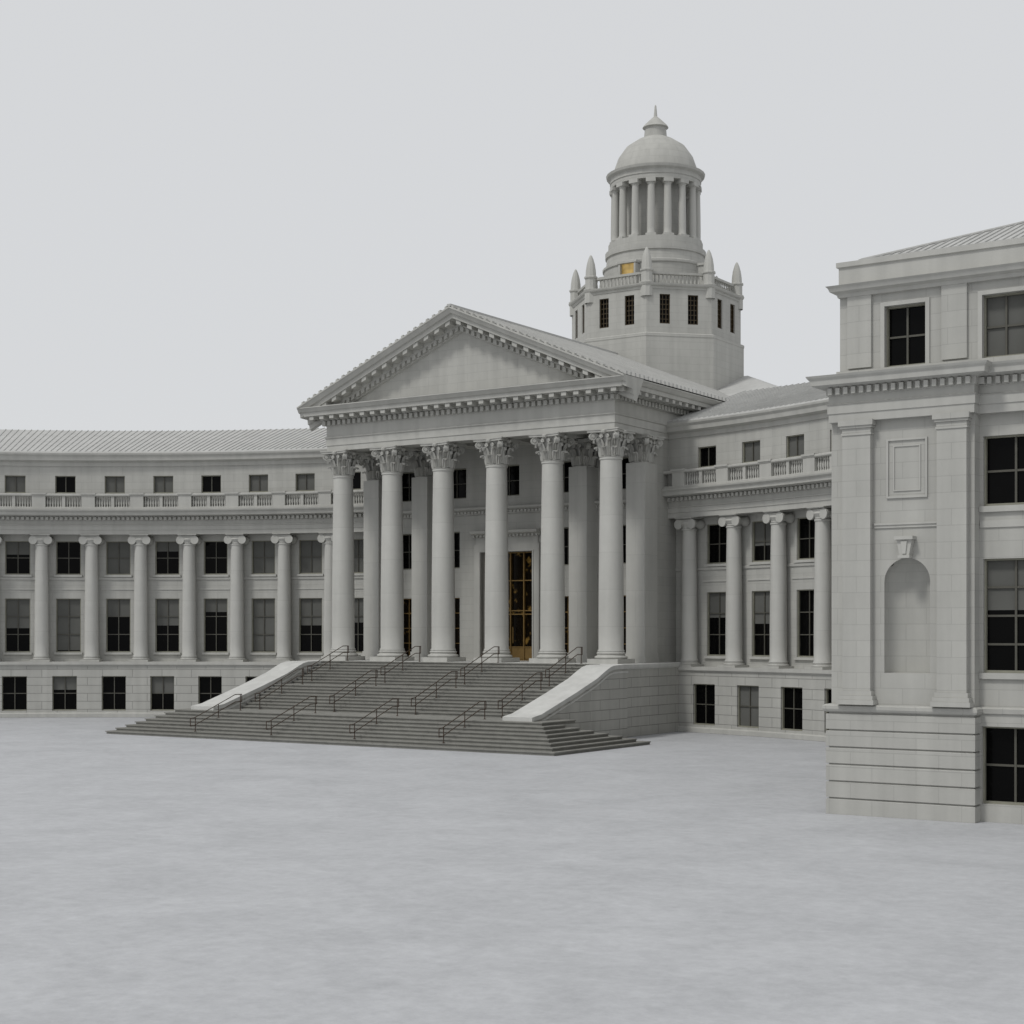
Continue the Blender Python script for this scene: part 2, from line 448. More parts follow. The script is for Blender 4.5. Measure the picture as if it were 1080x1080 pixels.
for x in (xd0 + .04, -.85, .05, .95, xd1 - .04): m.box(ID, x - .035, x + .035, YD - .15, YD - .005, FL, zd)
for z in (3.72, 4.45, 6.3, 6.5, 8.2, 9.78): m.box(ID, xd0 + .08, xd1 - .08, YD - .13, YD - .007, z, z + .06)
m.box(ID, xd0 + .09, xd1 - .09, YD - .1, YD - .008, 3.8, 4.44, 0)
DO = obj('door', m.mesh('door', [M_GOLD, M_WARM], smooth=False), CH)
m = MB()
for x in (-.15, .25): m.tube((x, YD - .18, 4.7), (x, YD - .18, 5.6), .03)
obj('door_handle', m.mesh('door_handle', [M_GOLD]), DO)

# entablature
xe, ye = 9.5, -.35
path = [(-xe, 13), (-xe, ye), (xe, ye), (xe, 13)]
m = MB()
m.sweep(path, [(-1.2, 16.6), (-1.2, 15.70), (0, 15.70), (0, 16.0), (.04, 16.01), (.04, 16.4), (.1, 16.43), (.12, 16.5), (.02, 16.52), (.02, 17.12), (.08, 17.15), (.1, 17.42), (.28, 17.46), (.32, 17.62),
               (.94, 17.66), (.96, 17.86), (1.04, 17.9), (1.15, 18.05), (1.2, 18.1), (1.2, 18.15), (-.5, 18.17)])
obj('entablature', m.mesh('entablature', [M_PLAIN], smooth=False), CH)
m = MB()
m.along(path, .1, .28, 17.16, 17.41, .2, .36, inset=.2)
m.along(path, .32, .88, 17.45, 17.645, .3, .72, inset=.8)
obj('dentil_course', m.mesh('dentil_course', [M_PLAIN], smooth=False), CH)

# pediment
HX, ZA, ZE = 10.72, 22.75, 18.16
def rake(x): return ZE + (ZA - ZE) * (1 - abs(x) / HX)
m = MB()
m.poly([(-9.9, -.3, 18.1), (9.9, -.3, 18.1), (0, -.3, rake(0) - .5)])
obj('pediment', m.mesh('pediment', [M_ASH], smooth=False), CH)
m = MB()
prof = [(-.25, -1.2), (-.46, -1.15), (-.5, -.9), (-.62, -.86), (-.66, -.6), (-1.28, -.56), (-1.31, -.34), (-1.43, -.3), (-1.55, -.1), (-1.6, -.06), (-1.6, .02), (.5, .02)]
for sg in (-1, 1):
    for (y0, t0), (y1, t1) in zip(prof, prof[1:]):
        m.poly([(0, y0, ZA + t0), (sg * HX, y0, ZE + t0), (sg * HX, y1, ZE + t1), (0, y1, ZA + t1)])
    m.poly([(sg * HX, y, ZE + t) for y, t in prof])
def rblock(x, w, y0, y1, t0, t1):
    P = []
    for xx in (x - w / 2, x + w / 2):
        for y in (y0, y1):
            for t in (t0, t1): P.append((xx, y, rake(xx) + t))
    for q in ((0, 1, 5, 4), (2, 3, 7, 6), (0, 1, 3, 2), (4, 5, 7, 6), (0, 2, 6, 4), (1, 3, 7, 5)): m.poly([P[i] for i in q])
x = .36
while x < 9.9:
    for sg in (-1, 1): rblock(sg * x, .3, -1.22, -.655, -.78, -.575)
    x += .72
x = .18
while x < 9.3:
    for sg in (-1, 1): rblock(sg * x, .2, -.64, -.49, -1.1, -.87)
    x += .36
# crest row along the rakes
x = .22
while x < 10.6:
    for sg in (-1, 1): rblock(sg * x, .14, -1.58, -1.35, .0, .13)
    x += .42
obj('raking_cornice', m.mesh('raking_cornice', [M_PLAIN], smooth=False), CH)
# roof
m = MB()
for sg in (-1, 1):
    m.poly([(0, -1.35, ZA + .05), (sg * HX, -1.35, ZE + .05), (sg * HX, 34, ZE + .05), (0, 34, ZA + .05)])
    y = -1.2
    while y < 33.5:
        a = Vector((0, y, ZA + .05)); b = Vector((sg * (HX - .05), y, ZE + .07))
        for dy0, dy1, h0, h1 in ((-.02, -.02, 0, .04), (-.02, .02, .04, .04), (.02, .02, .04, 0)):
            m.poly([a + Vector((0, dy0, h0)), b + Vector((0, dy0, h0)), b + Vector((0, dy1, h1)), a + Vector((0, dy1, h1))])
        if y < 13: m.box(ID, sg * (HX - .12) - .09, sg * (HX - .12) + .09, y - .07, y + .07, ZE + .06, ZE + .24)
        y += .45
m.box(flat(0, 0), -.12, .12, -1.6, 34, ZA + .02, ZA + .14)
m.poly([(-HX, 34, ZE), (HX, 34, ZE), (0, 34, ZA)])
obj('roof', m.mesh('portico_roof', [M_ROOF], smooth=False), CH)
m = MB()
e = [(-14, 14, 18.4), (14, 14, 18.4), (14, 34.5, 18.4), (-14, 34.5, 18.4)]; t0, t1 = (-5.5, 24, 22.0), (5.5, 24, 22.0)
m.poly([e[0], e[1], t1, t0]); m.poly([e[1], e[2], t1]); m.poly([e[2], e[3], t0, t1]); m.poly([e[3], e[0], t0])
m.box(ID, -13.8, 13.8, 14.2, 34.3, 0, 18.39)
obj('roof', m.mesh('rear_roof', [M_ROOF], smooth=False), CH)

# podium
m = MB(); m.box(ID, -10.3, 10.3, -1.2, 7.0, 0.0, 3.42)
obj('podium', m.mesh('podium', [M_RUST], smooth=False), CH)
m = MB(); m.sweep([(-10.3, 7), (-10.3, -1.1), (10.3, -1.1), (10.3, 7)], [(0, 3.42), (.04, 3.44), (.08, 3.52), (.08, FL - .05), (0.05, FL), (-10.2, FL)], caps=False)
m.box(ID, -10.2, 10.2, -1.1, 7, FL - .05, FL - .004)
obj('podium_cap', m.mesh('podium_cap', [M_COPE], smooth=False), CH)

# ------------------------------------------------------------------ wings
R, YC = 48.0, -41.1
WF = arc(R, YC)
A0, DA = 12.82, 3.7
Hc = 7.97; WB = 3.48; WT = WB + Hc
m = MB(); shaft(m, .44, .375, .3, Hc - .6, 24); W_SH = m.mesh('wing_column_shaft', [M_COL])
W_BA = base_mesh(.44, .12, .3); W_CA = ionic(.375, .6)
def S(deg): return rad(deg) * R
def arcpath(a0, a1, off=0, step=.9):
    n = max(2, int(abs(a1 - a0) / step)); r = R
    return [(r * math.sin(rad(a0 + (a1 - a0) * i / n)), YC + r * math.cos(rad(a0 + (a1 - a0) * i / n))) for i in range(n + 1)]
baluster_prof = [(.055, 0), (.055, .06), (.035, .1), (.068, .24), (.06, .34), (.032, .5), (.035, .56), (.055, .6), (.055, .66)]
AD = -.38   # attic wall plane
WW = 1.54   # window width
def wing(sign, kmax):
    cols = [sign * (A0 + DA * k) for k in range(kmax + 1)]
    mids = [sign * (A0 + DA * (k + .5)) for k in range(kmax)]
    aend = sign * (A0 + DA * kmax + 1.9)
    ain = sign * 10.5
    lo, hi = min(ain, aend), max(ain, aend)
    for a in cols:
        x, y, _ = WF(S(a), 0, 0)
        put_column(W_SH, W_BA, W_CA, Hc - .6, (x, y, WB), -rad(a))
    specs = [(8.95, WW, 2.12, 2, 2), (4.05, WW, 3.4, 2, 3)]
    o1, o2, o3 = [], [], []
    for a in mids:
        for z, w, h, c, r in specs: o1.append((S(a) - w / 2, S(a) + w / 2, z, z + h))
        o2.append((S(a) - .77, S(a) + .77, .42, 2.58))
        o3.append((S(a) - .64, S(a) + .64, 14.02, 15.12))
    mb = MB(); mb.wall(WF, S(lo), S(hi), WB, WT + .2, .5, o1, seg=.9, reveal=.25)
    obj('wall', mb.mesh('wing_wall', [M_ASH], smooth=True, angle=20), CH)
    mb = MB(); mb.wall(WF, S(lo), S(hi), 0, 3.22, -.62, o2, seg=.9, reveal=.3)
    obj('basement_wall', mb.mesh('wing_basement', [M_RUST], smooth=True, angle=20), CH)
    mb = MB(); mb.wall(WF, S(lo), S(hi), 12.9, 16.0, AD, o3, seg=.9, reveal=.25)
    obj('attic_wall', mb.mesh('wing_attic', [M_ASH], smooth=True, angle=20), CH)
    for i, a in enumerate(mids):
        h = -rad(a)
        if sign < 0:
            pat_up = {0: .97, 1: .97, 2: .96, 3: 0, 4: 0.3, 5: .97, 6: 0, 7: 0.4}
            pat_lo = {0: .45, 1: .5, 2: .97, 3: .25, 4: .5, 5: .33, 6: .96, 7: .55}
            pat_b = {2: 0, 3: 0, 4: .5, 5: 0, 6: .4, 7: 0}
        else:
            pat_up = {0: 0, 1: .6, 2: 0, 3: .4}; pat_lo = {0: .4, 1: .5, 2: 0, 3: 0}; pat_b = {0: 0, 1: .97, 2: 0}
        put_window(WF, S(a), .44, 8.95, h, WW, 2.12, 2, 2, blind=pat_up.get(i, 0))
        put_window(WF, S(a), .44, 4.05, h, WW, 3.4, 2, 3, blind=pat_lo.get(i, 0))
        put_window(WF, S(a), -.64, .42, h, 1.54, 2.16, 2, 2, blind=pat_b.get(i, 0))
        put_window(WF, S(a), AD - .04, 14.02, h, 1.28, 1.1, 2, 1, blind=(.97 if (i * 7) % 3 else 0))
    mb = MB()
    for a in mids:
        for z, w, _, _, _ in specs: mb.box(WF, S(a) - w / 2 - .1, S(a) + w / 2 + .1, .38, .6, z - .14, z - .005)
        mb.box(WF, S(a) - 1.05, S(a) + 1.05, .46, .55, 8.0, 8.1)
    mb.sweep(arcpath(lo, hi), [(-.5, 8.62), (-.44, 8.64), (-.42, 8.78), (-.5, 8.8)], caps=False)
    mb.sweep(arcpath(lo, hi), [(.62, 3.2), (.66, 3.22), (.74, 3.3), (.74, WB - .004), (-.6, WB - .002)], caps=True)
    mb.sweep(arcpath(lo, hi), [(.62, 0), (.74, 0.01), (.74, .24), (.62, .3)], caps=False)
    obj('string_course', mb.mesh('wing_string_course', [M_PLAIN], smooth=True, angle=20), CH)
    mb = MB()
    mb.sweep(arcpath(lo, hi), [(-.55, WT), (.4, WT), (.4, 11.72), (.44, 11.73), (.44, 11.98), (.5, 12.0), (.5, 12.05), (.42, 12.06), (.42, 12.34), (.48, 12.36), (.5, 12.54), (.66, 12.57), (1.06, 12.62), (1.08, 12.78), (1.2, 12.88), (1.22, 12.95), (-1, 12.97)])
    obj('entablature', mb.mesh('wing_entablature', [M_PLAIN], smooth=True, angle=20), CH)
    mb = MB(); n = int((S(hi) - S(lo)) / .3)
    for i in range(n):
        s = S(lo) + .3 * (i + .5); mb.box(WF, s - .085, s + .085, -.68, -.49, 12.34, 12.53)
    obj('dentil_course', mb.mesh('wing_dentil_course', [M_PLAIN], smooth=False), CH)
    mb = MB(); B = .34
    mb.sweep(arcpath(lo, hi), [(.2 + B, 12.95), (.62 + B, 12.96), (.62 + B, 13.1), (.56 + B, 13.13), (.26 + B, 13.13), (.2 + B, 12.98)], caps=True)
    mb.sweep(arcpath(lo, hi), [(.24 + B, 13.79), (.58 + B, 13.79), (.64 + B, 13.84), (.64 + B, 13.92), (.58 + B, 13.96), (.24 + B, 13.96), (.2 + B, 13.9), (.24 + B, 13.79)], caps=True)
    for a in cols + [sign * (A0 - 1.9)]:
        mb.box(WF, S(a) - .42, S(a) + .42, -.6 - B, -.2 - B, 13.1, 13.9)
        mb.box(WF, S(a) - .47, S(a) + .47, -.68 - B, -.14 - B, 13.9, 14.0)
    for a in mids:
        mb.box(WF, S(a) - .1, S(a) + .1, -.56 - B, -.24 - B, 13.1, 13.82)
        for sd in (-1, 1):
            for i in range(6):
                s = S(a) + sd * (.2 + i * .165)
                mb.lathe(baluster_prof, 6, Matrix.Translation(WF(s, -.41 - B, 13.13)))
    obj('balustrade', mb.mesh('wing_balustrade', [M_PLAIN], smooth=True, angle=35), CH)
    mb = MB(); q = -AD
    mb.sweep(arcpath(lo, hi), [(q - .05, 15.7), (q + .06, 15.72), (q + .08, 15.95), (q + .2, 16.0), (q + .36, 16.06), (q + .4, 16.28), (q + .5, 16.4), (q + .52, 16.5), (q - .4, 16.55)])
    obj('cornice', mb.mesh('attic_cornice', [M_PLAIN], smooth=True, angle=20), CH)
    mb = MB()
    zr = 18.95 if sign < 0 else 19.25
    mb.sweep(arcpath(lo, hi), [(q + .3, 16.5), (q + .25, 16.62), (-7.5, zr), (-15, 16.5), (-15, 0)], caps=True)
    n = int((S(hi) - S(lo)) / .36)
    for i in range(n):
        s = S(lo) + .36 * (i + .5)
        d0, z0, d1, z1 = -q - .22, 16.63, 7.5, zr
        w = .02; hh = .045
        A = [WF(s - w, d0, z0), WF(s - w, d1, z1), WF(s - w, d1, z1 + hh), WF(s - w, d0, z0 + hh)]
        Bq = [WF(s + w, d0, z0), WF(s + w, d1, z1), WF(s + w, d1, z1 + hh), WF(s + w, d0, z0 + hh)]
        mb.poly(A); mb.poly(Bq); mb.poly([A[3], A[2], Bq[2], Bq[3]]); mb.poly([A[0], A[3], Bq[3], Bq[0]])
    obj('roof', mb.mesh('wing_roof', [M_ROOF], smooth=True, angle=10), CH)
wing(-1, 9)
wing(1, 6)

# ------------------------------------------------------------------ pavilion
PX, PY = 32.9, -27.0
PF = flat(PX, PY)
def P2(lst): return [(PX + a, PY + b) for a, b in lst]
ZC = 3.2
m = MB()
pr = []
z = 0
while z < 2.95:
    pr += [(0, z), (0, z + .43), (-.02, z + .445), (-.07, z + .45), (-.07, z + .485), (-.02, z + .49)]; z += .495
pr += [(0.0, 2.98), (.05, 3.0), (.08, 3.06), (.08, 3.15), (.0, 3.2), (-.6, 3.21)]
m.sweep(P2([(-.955, 29), (-.955, -.15), (3.42, -.15), (3.42, .7)]), pr)
m.sweep(P2([(12.3, .7), (12.3, -.15), (16.7, -.15), (16.7, 29)]), pr)
m2wins = [4.32, 7.8, 11.3]
m.wall(PF, 3.3, 12.4, 0, 3.0, .35, [(c - .88, c + .88, .5, 2.66) for c in m2wins], reveal=.4)
m.sweep(P2([(3.4, .35), (12.3, .35)]), [(0, 3.0), (.06, 3.02), (.08, 3.15), (0, 3.2), (-.5, 3.21)])
obj('basement_wall', m.mesh('pavilion_basement', [M_ASH], smooth=False), CH)
def corner(c0, nc):
    m = MB()
    a0, a1 = c0, c0 + 4.2
    hw = .67; zb, zs = 4.12, 6.72
    zt = zs + hw + .02
    m.wall(PF, a0, a1, ZC, 11.4, 0, [(nc - hw, nc + hw, zb, zt)], reveal=0.0)
    K = 20
    arcp = [(nc + hw * math.cos(math.pi * i / K), zs + hw * math.sin(math.pi * i / K)) for i in range(K + 1)]
    for i in range(K):
        (s0, z0), (s1, z1) = arcp[i], arcp[i + 1]
        m.poly([PF(s0, 0, z0), PF(s0, 0, zt), PF(s1, 0, zt), PF(s1, 0, z1)], [(s0, z0), (s0, zt), (s1, zt), (s1, z1)])
    rv = .16; dk = .7
    for i in range(K):
        t0, t1 = math.pi * i / K, math.pi * (i + 1) / K
        p0 = (nc + hw * math.cos(t0), rv + hw * dk * math.sin(t0)); p1 = (nc + hw * math.cos(t1), rv + hw * dk * math.sin(t1))
        m.poly([PF(*p0, zb), PF(*p1, zb), PF(*p1, zs), PF(*p0, zs)], [(t0 * hw, zb), (t1 * hw, zb), (t1 * hw, zs), (t0 * hw, zs)])
        (s0, z0), (s1, z1) = arcp[i], arcp[i + 1]
        m.poly([PF(s0, 0, z0), PF(s1, 0, z1), PF(s1, rv, z1), PF(s0, rv, z0)])
        for j in range(8):
            f0, f1 = math.pi / 2 * j / 8, math.pi / 2 * (j + 1) / 8
            def q(t, f):
                return PF(nc + hw * math.cos(t) * math.cos(f), rv + hw * dk * math.sin(t) * math.cos(f), zs + hw * math.sin(f))
            m.poly([q(t0, f0), q(t1, f0), q(t1, f1), q(t0, f1)], [(t0, f0), (t1, f0), (t1, f1), (t0, f1)])
    for sg in (-1, 1): m.poly([PF(nc + sg * hw, 0, zb), PF(nc + sg * hw, rv, zb), PF(nc + sg * hw, rv, zs), PF(nc + sg * hw, 0, zs)])
    m.poly([PF(nc - hw, 0, zb), PF(nc + hw, 0, zb), PF(nc + hw, rv, zb), PF(nc - hw, rv, zb)])
    m.poly([PF(nc + hw * math.cos(math.pi * i / K), rv + hw * dk * math.sin(math.pi * i / K), zb) for i in range(K + 1)])
    m.box(PF, a0, a0 + .3, .002, 28, ZC, 11.4)
    m.box(PF, a1 - .3, a1, .002, .6, ZC, 11.4)
    obj('wall', m.mesh('pavilion_wall', [M_ASH], smooth=True, angle=25), CH)
    t = MB()
    for z0, z1, pj in ((8.26, 8.34, .04), (8.342, 8.40, .07)):
        t.box(PF, nc - .95, nc + .95, -pj, .01, z0, z1)
    for e, w, pj in ((0, .06, .05), (.2, .035, .03)):
        l, r, b, tt = nc - .6 + e, nc + .6 - e, 9.1 + e, 10.8 - e
        t.box(PF, l, r, -pj, .01, b, b + w); t.box(PF, l, r, -pj, .01, tt - w, tt)
        t.box(PF, l, l + w, -pj, .01, b + w, tt - w); t.box(PF, r - w, r, -pj, .01, b + w, tt - w)
    obj('wall_panel', t.mesh('niche_trim', [M_PLAIN], smooth=False), CH)
    k = MB()
    for z0, z1, w0, w1, pj in ((7.46, 7.90, .14, .22, .24), (7.902, 8.0, .27, .27, .32), (7.38, 7.458, .17, .17, .30), (7.5, 7.86, .05, .09, .28)):
        pts = [(-w0, z0), (w0, z0), (w1, z1), (-w1, z1)]
        fr = [PF(nc + s, -pj, z) for s, z in pts]; bk = [PF(nc + s, .01, z) for s, z in pts]
        k.poly(fr)
        for i in range(4): k.poly([fr[i], fr[(i + 1) % 4], bk[(i + 1) % 4], bk[i]])
    obj('keystone', k.mesh('keystone', [M_PLAIN], smooth=False), CH)
corner(-.84, 1.43)
corner(12.34, 14.3)
m = MB(); m.box(ID, -.42, .42, -.22, .02, .4, 7.75)
m.box(ID, -.56, .56, -.36, .02, 0, .14); m.box(ID, -.52, .52, -.32, .02, .142, .26); m.box(ID, -.47, .47, -.27, .02, .262, .398)
m.box(ID, -.45, .45, -.25, .02, 7.752, 7.82); m.box(ID, -.43, .43, -.23, .02, 7.822, 7.95); m.box(ID, -.48, .48, -.28, .02, 7.952, 8.02); m.box(ID, -.52, .52, -.32, .02, 8.022, 8.18)
PPM = m.mesh('pavilion_pilaster', [M_ASH], smooth=False)
for a in (0, 2.78, 12.9, 15.7): obj('pilaster', PPM, CH, PF(a, 0, ZC))
ops = []
for c in m2wins: ops += [(c - .86, c + .86, 4.15, 7.33), (c - .86, c + .86, 8.8, 10.75)]
m = MB(); m.wall(PF, 3.3, 12.4, ZC, 11.4, .45, ops, reveal=.3)
obj('wall', m.mesh('pavilion_window_wall', [M_ASH], smooth=False), CH)
m = MB()
for c in m2wins:
    m.box(PF, max(3.37, c - .97), c + .97, .36, .6, 3.98, 4.145); m.box(PF, max(3.37, c - .97), c + .97, .36, .6, 8.63, 8.795)
m.box(PF, 3.38, 12.32, .41, .47, 8.2, 8.4)
obj('sill_course', m.mesh('pavilion_sill', [M_PLAIN], smooth=False), CH)
for c in m2wins[:2]:
    put_window(PF, c, .45, 4.15, 0, 1.72, 3.18, 2, 4, blind=(.45 if c < 5 else .9), bar=.03); put_window(PF, c, .45, 8.8, 0, 1.72, 1.95, 2, 2, bar=.03)
    put_window(PF, c, .4, .5, 0, 1.76, 2.16, 2, 2, bar=.03)
ppath = P2([(-.84, 29), (-.84, -.22), (3.42, -.22), (3.42, .2), (12.28, .2), (12.28, -.22), (16.54, -.22), (16.54, 29)])
m = MB()
m.sweep(ppath, [(-.3, 11.36), (0, 11.36), (0, 11.6), (.03, 11.61), (.03, 11.85), (.07, 11.88), (0.0, 11.9), (0, 12.12), (.05, 12.14), (.07, 12.34), (.22, 12.37), (.40, 12.41), (.42, 12.55), (.48, 12.62), (.51, 12.68), (-.6, 12.7)])
m.along(ppath[1:-1], .06, .22, 12.14, 12.33, .12, .23)
obj('entablature', m.mesh('pavilion_entablature', [M_PLAIN], smooth=False), CH)
m = MB()
aw = [1.34, 4.15, 7.8, 11.2, 14.3]
aops = [(c - .6, c + .6, 12.86, 14.62) for c in aw]
m.wall(PF, -.62, 16.3, 12.7, 15.1, .1, aops, reveal=.35)
m.box(PF, -.62, -.3, .102, 28, 12.7, 15.1)
for c in (0, 2.78, 6.0, 9.6, 12.9, 15.7):
    m.box(PF, c - .36, c + .36, 0, .12, 12.92, 15.0)
m.wall(PF, -.68, 16.3, 12.7, 12.855, -.04, [])
m.poly([PF(-.68, -.04, 12.855), PF(16.3, -.04, 12.855), PF(16.3, .1, 12.858), PF(-.68, .1, 12.858)])
obj('attic_wall', m.mesh('pavilion_attic', [M_ASH], smooth=False), CH)
for c in aw:
    m = MB(); w = .6
    m.box(ID, -w - .12, -w, .05, .11, 12.86, 14.74); m.box(ID, w, w + .12, .05, .11, 12.86, 14.74); m.box(ID, -w, w, .05, .11, 14.622, 14.74)
    obj('window_surround', m.mesh('attic_window_surround', [M_PLAIN], smooth=False), CH, PF(c, 0, 0))
for i, c in enumerate(aw[:3]): put_window(PF, c, .12, 12.86, 0, 1.2, 1.76, 2, 2, blind=(0, .95, 0)[i], bar=.028)
m = MB()
m.sweep(P2([(-.62, 28), (-.62, 0), (16.3, 0), (16.3, 28)]), [(-.3, 14.98), (.02, 15.0), (.05, 15.1), (.2, 15.16), (.24, 15.26), (.3, 15.32), (.0, 15.36), (.0, 15.85), (.06, 15.88), (.06, 16.02), (-.7, 16.04)])
obj('cornice', m.mesh('pavilion_cornice', [M_PLAIN], smooth=False), CH)
m = MB()
e0 = [(-.05, .3), (15.7, .3), (15.7, 27), (-.05, 27)]; top = [(7.8, 8.15), (7.8, 19)]
def pz(p, z): return (PX + p[0], PY + p[1], z)
ze, zt = 16.08, 19.0
m.poly([pz(e0[0], ze), pz(e0[1], ze), pz(top[0], zt)]); m.poly([pz(e0[1], ze), pz(e0[2], ze), pz(top[1], zt), pz(top[0], zt)])
m.poly([pz(e0[2], ze), pz(e0[3], ze), pz(top[1], zt)]); m.poly([pz(e0[3], ze), pz(e0[0], ze), pz(top[0], zt), pz(top[1], zt)])
m.sweep(P2([(-.05, 27), (-.05, .3), (15.7, .3), (15.7, 27)]), [(0, 16.03), (.06, 16.04), (.06, 16.12), (-.1, 16.13)])
a = .2
while a < 15.5:
    tt = 1 - abs(a - 7.825) / 7.875
    p = Vector(pz((a, .3), ze)); q = Vector(pz((a, .3 + 7.85 * tt), ze + (zt - ze) * tt))
    up = Vector((0, 0, .035)); dx = Vector((.015, 0, 0))
    m.poly([p - dx, q - dx, q - dx + up, p - dx + up]); m.poly([p + dx, q + dx, q + dx + up, p + dx + up]); m.poly([p - dx + up, q - dx + up, q + dx + up, p + dx + up])
    a += .25
for ea, ta in ((e0[0], top[0]), (e0[1], top[0])):
    m.tube(pz(ea, ze + .02), pz(ta, zt + .02), .05)
obj('roof', m.mesh('pavilion_roof', [M_ROOF], smooth=False), CH)

# ------------------------------------------------------------------ tower
TX, TY = -0.05, 21.7
def octp(r): return [(TX + r * math.cos(rad(22.5 + 45 * k)), TY + r * math.sin(rad(22.5 + 45 * k))) for k in range(8)]
r8 = 5.55; ap = r8 * math.cos(rad(22.5)); hwf = r8 * math.sin(rad(22.5))
Z0 = 27.1
m = MB()
m.sweep(octp(r8 + .2), [(0, 17), (0, 23.75), (.03, 23.8), (.03, 23.95), (-.1, 24.02), (-.35, 24.05)], closed=True)
faces = []
for k in range(8):
    psi = rad(45 * k)
    ox, oy = TX + ap * math.cos(psi), TY + ap * math.sin(psi)
    Fk = flat(ox, oy, psi + math.pi / 2); faces.append((Fk, psi + math.pi / 2))
    m.wall(Fk, -hwf, hwf, 24.0, 27.0, 0, [(-1.26, -.58, 24.6, 26.45), (.58, 1.26, 24.6, 26.45)], reveal=.25)
m.sweep(octp(r8), [(-.2, 26.75), (.04, 26.77), (.06, 26.9), (.16, 26.95), (.2, 27.02), (.22, Z0), (-2.6, Z0 + .02)], closed=True)
TW = obj('tower', m.mesh('tower', [M_ASH], smooth=False), CH)
tp, tf = window_mesh(.68, 1.85, 3, 6, 'grille')
for Fk, h in faces:
    for a in (-.92, .92):
        w = obj('tower_window', tp, TW, Fk(a, -.02, 24.6), h)
        g_ = obj('tower_window_grille', tf, TW, Fk(a, -.03, 24.6), h)
m = MB()
m.lathe([(.4, -.8), (.4, 0), (.46, .02), (.46, .1), (.36, .14), (.36, .75), (.43, .8), (.43, .9), (.34, .94), (.32, 1.3), (.26, 1.7), (.16, 2.05), (.07, 2.25), (0, 2.32)], 10)
PN = m.mesh('pinnacle', [M_PLAIN], angle=30)
for x, y in octp(r8 - .25): obj('pinnacle', PN, TW, (x, y, Z0))
m = MB()
op = octp(r8 - .3)
m.sweep(op, [(-.3, Z0 + .66), (0, Z0 + .66), (.02, Z0 + .8), (-.32, Z0 + .8), (-.3, Z0 + .66)], closed=True)
for k in range(8):
    a, b = Vector(op[k]), Vector(op[(k + 1) % 8])
    for i in range(14):
        p = a + (b - a) * ((i + 1.0) / 15); n = (Vector((TX, TY)) - p).normalized() * .15
        m.lathe([(.07, 0), (.05, .08), (.085, .25), (.04, .46), (.08, .66)], 6, Matrix.Translation((p.x + n.x, p.y + n.y, Z0)))
obj('tower_balustrade', m.mesh('tower_balustrade', [M_PLAIN], angle=35), TW)
T = Matrix.Translation((TX, TY, 0))
m = MB()
ZB = 30.7
m.lathe([(3.4, 27.1), (3.4, 28.9), (3.48, 28.95), (3.48, 29.1), (3.25, 29.2), (3.2, 29.75), (3.3, 29.8), (3.3, 30.15), (3.1, 30.2), (3.1, ZB), (2.1, ZB + .02), (2.0, ZB + .02), (2.0, 34.4), (2.95, 34.4), (2.95, 34.7), (3.0, 34.71), (3.0, 35.0), (3.2, 35.1), (3.25, 35.25), (2.75, 35.3), (2.7, 35.7), (2.45, 36.4), (1.95, 37.1), (1.2, 37.6), (.75, 37.8), (.7, 38.4), (.85, 38.45), (.8, 38.55), (.45, 38.9), (.12, 39.2), (.06, 39.9), (0, 40)], 32, T)
obj('tower_drum', m.mesh('tower_drum', [M_ASH], angle=30), TW)
m = MB(); shaft(m, .26, .22, .15, 3.45, 14); m.box(ID, -.33, .33, -.33, .33, 0, .15); m.box(ID, -.31, .31, -.31, .31, 3.45, 3.7)
TC = m.mesh('tower_column', [M_PLAIN])
for i in range(16):
    a = 2 * math.pi * i / 16; obj('tower_column', TC, TW, (TX + 2.7 * math.cos(a), TY + 2.7 * math.sin(a), ZB), a)
lp, lf = window_mesh(1.0, .9, 2, 1, 'lit')
for k in range(4):
    psi = -math.pi / 2 + k * math.pi / 2
    loc = flat(TX + 3.58 * math.cos(psi), TY + 3.58 * math.sin(psi), psi + math.pi / 2)(0, -.25, 27.95)
    w = obj('tower_window', lp, TW, loc, psi + math.pi / 2)
    fm = MB(); fm.box(ID, -.62, -.5, 0, .5, 0, .9); fm.box(ID, .5, .62, 0, .5, 0, .9); fm.box(ID, -.7, .7, -.05, .5, .902, 1.05); fm.box(ID, -.62, .62, -.0, .5, -.8, -.002)
    obj('tower_window_surround', fm.mesh('tower_window_surround', [M_PLAIN], smooth=False), TW, loc, psi + math.pi / 2)

# ------------------------------------------------------------------ staircase
ST = obj('staircase', None)
ST['label'] = 'broad grey stone staircase with sloping cheek walls below the portico'
ST['category'] = 'stairs'
RS = FL / 24
def slab(m, x0, x1, y0, y1, z0, z1):
    m.box(ID, x0 + .05, x1 - .05, y0 + .05, y1, z0, z1 - .05)
    m.box(ID, x0, x1, y0, y1 - .002, z1 - .049, z1)
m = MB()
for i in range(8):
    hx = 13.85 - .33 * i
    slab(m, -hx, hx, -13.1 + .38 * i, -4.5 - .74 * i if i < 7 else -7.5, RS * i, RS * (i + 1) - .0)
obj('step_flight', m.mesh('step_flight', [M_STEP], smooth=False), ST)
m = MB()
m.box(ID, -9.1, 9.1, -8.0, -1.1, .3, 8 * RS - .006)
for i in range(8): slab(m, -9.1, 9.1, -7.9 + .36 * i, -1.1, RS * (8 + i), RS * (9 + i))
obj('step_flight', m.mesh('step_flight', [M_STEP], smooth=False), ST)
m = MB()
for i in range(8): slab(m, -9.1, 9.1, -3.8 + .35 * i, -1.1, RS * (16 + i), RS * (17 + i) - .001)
obj('step_flight', m.mesh('step_flight', [M_STEP], smooth=False), ST)
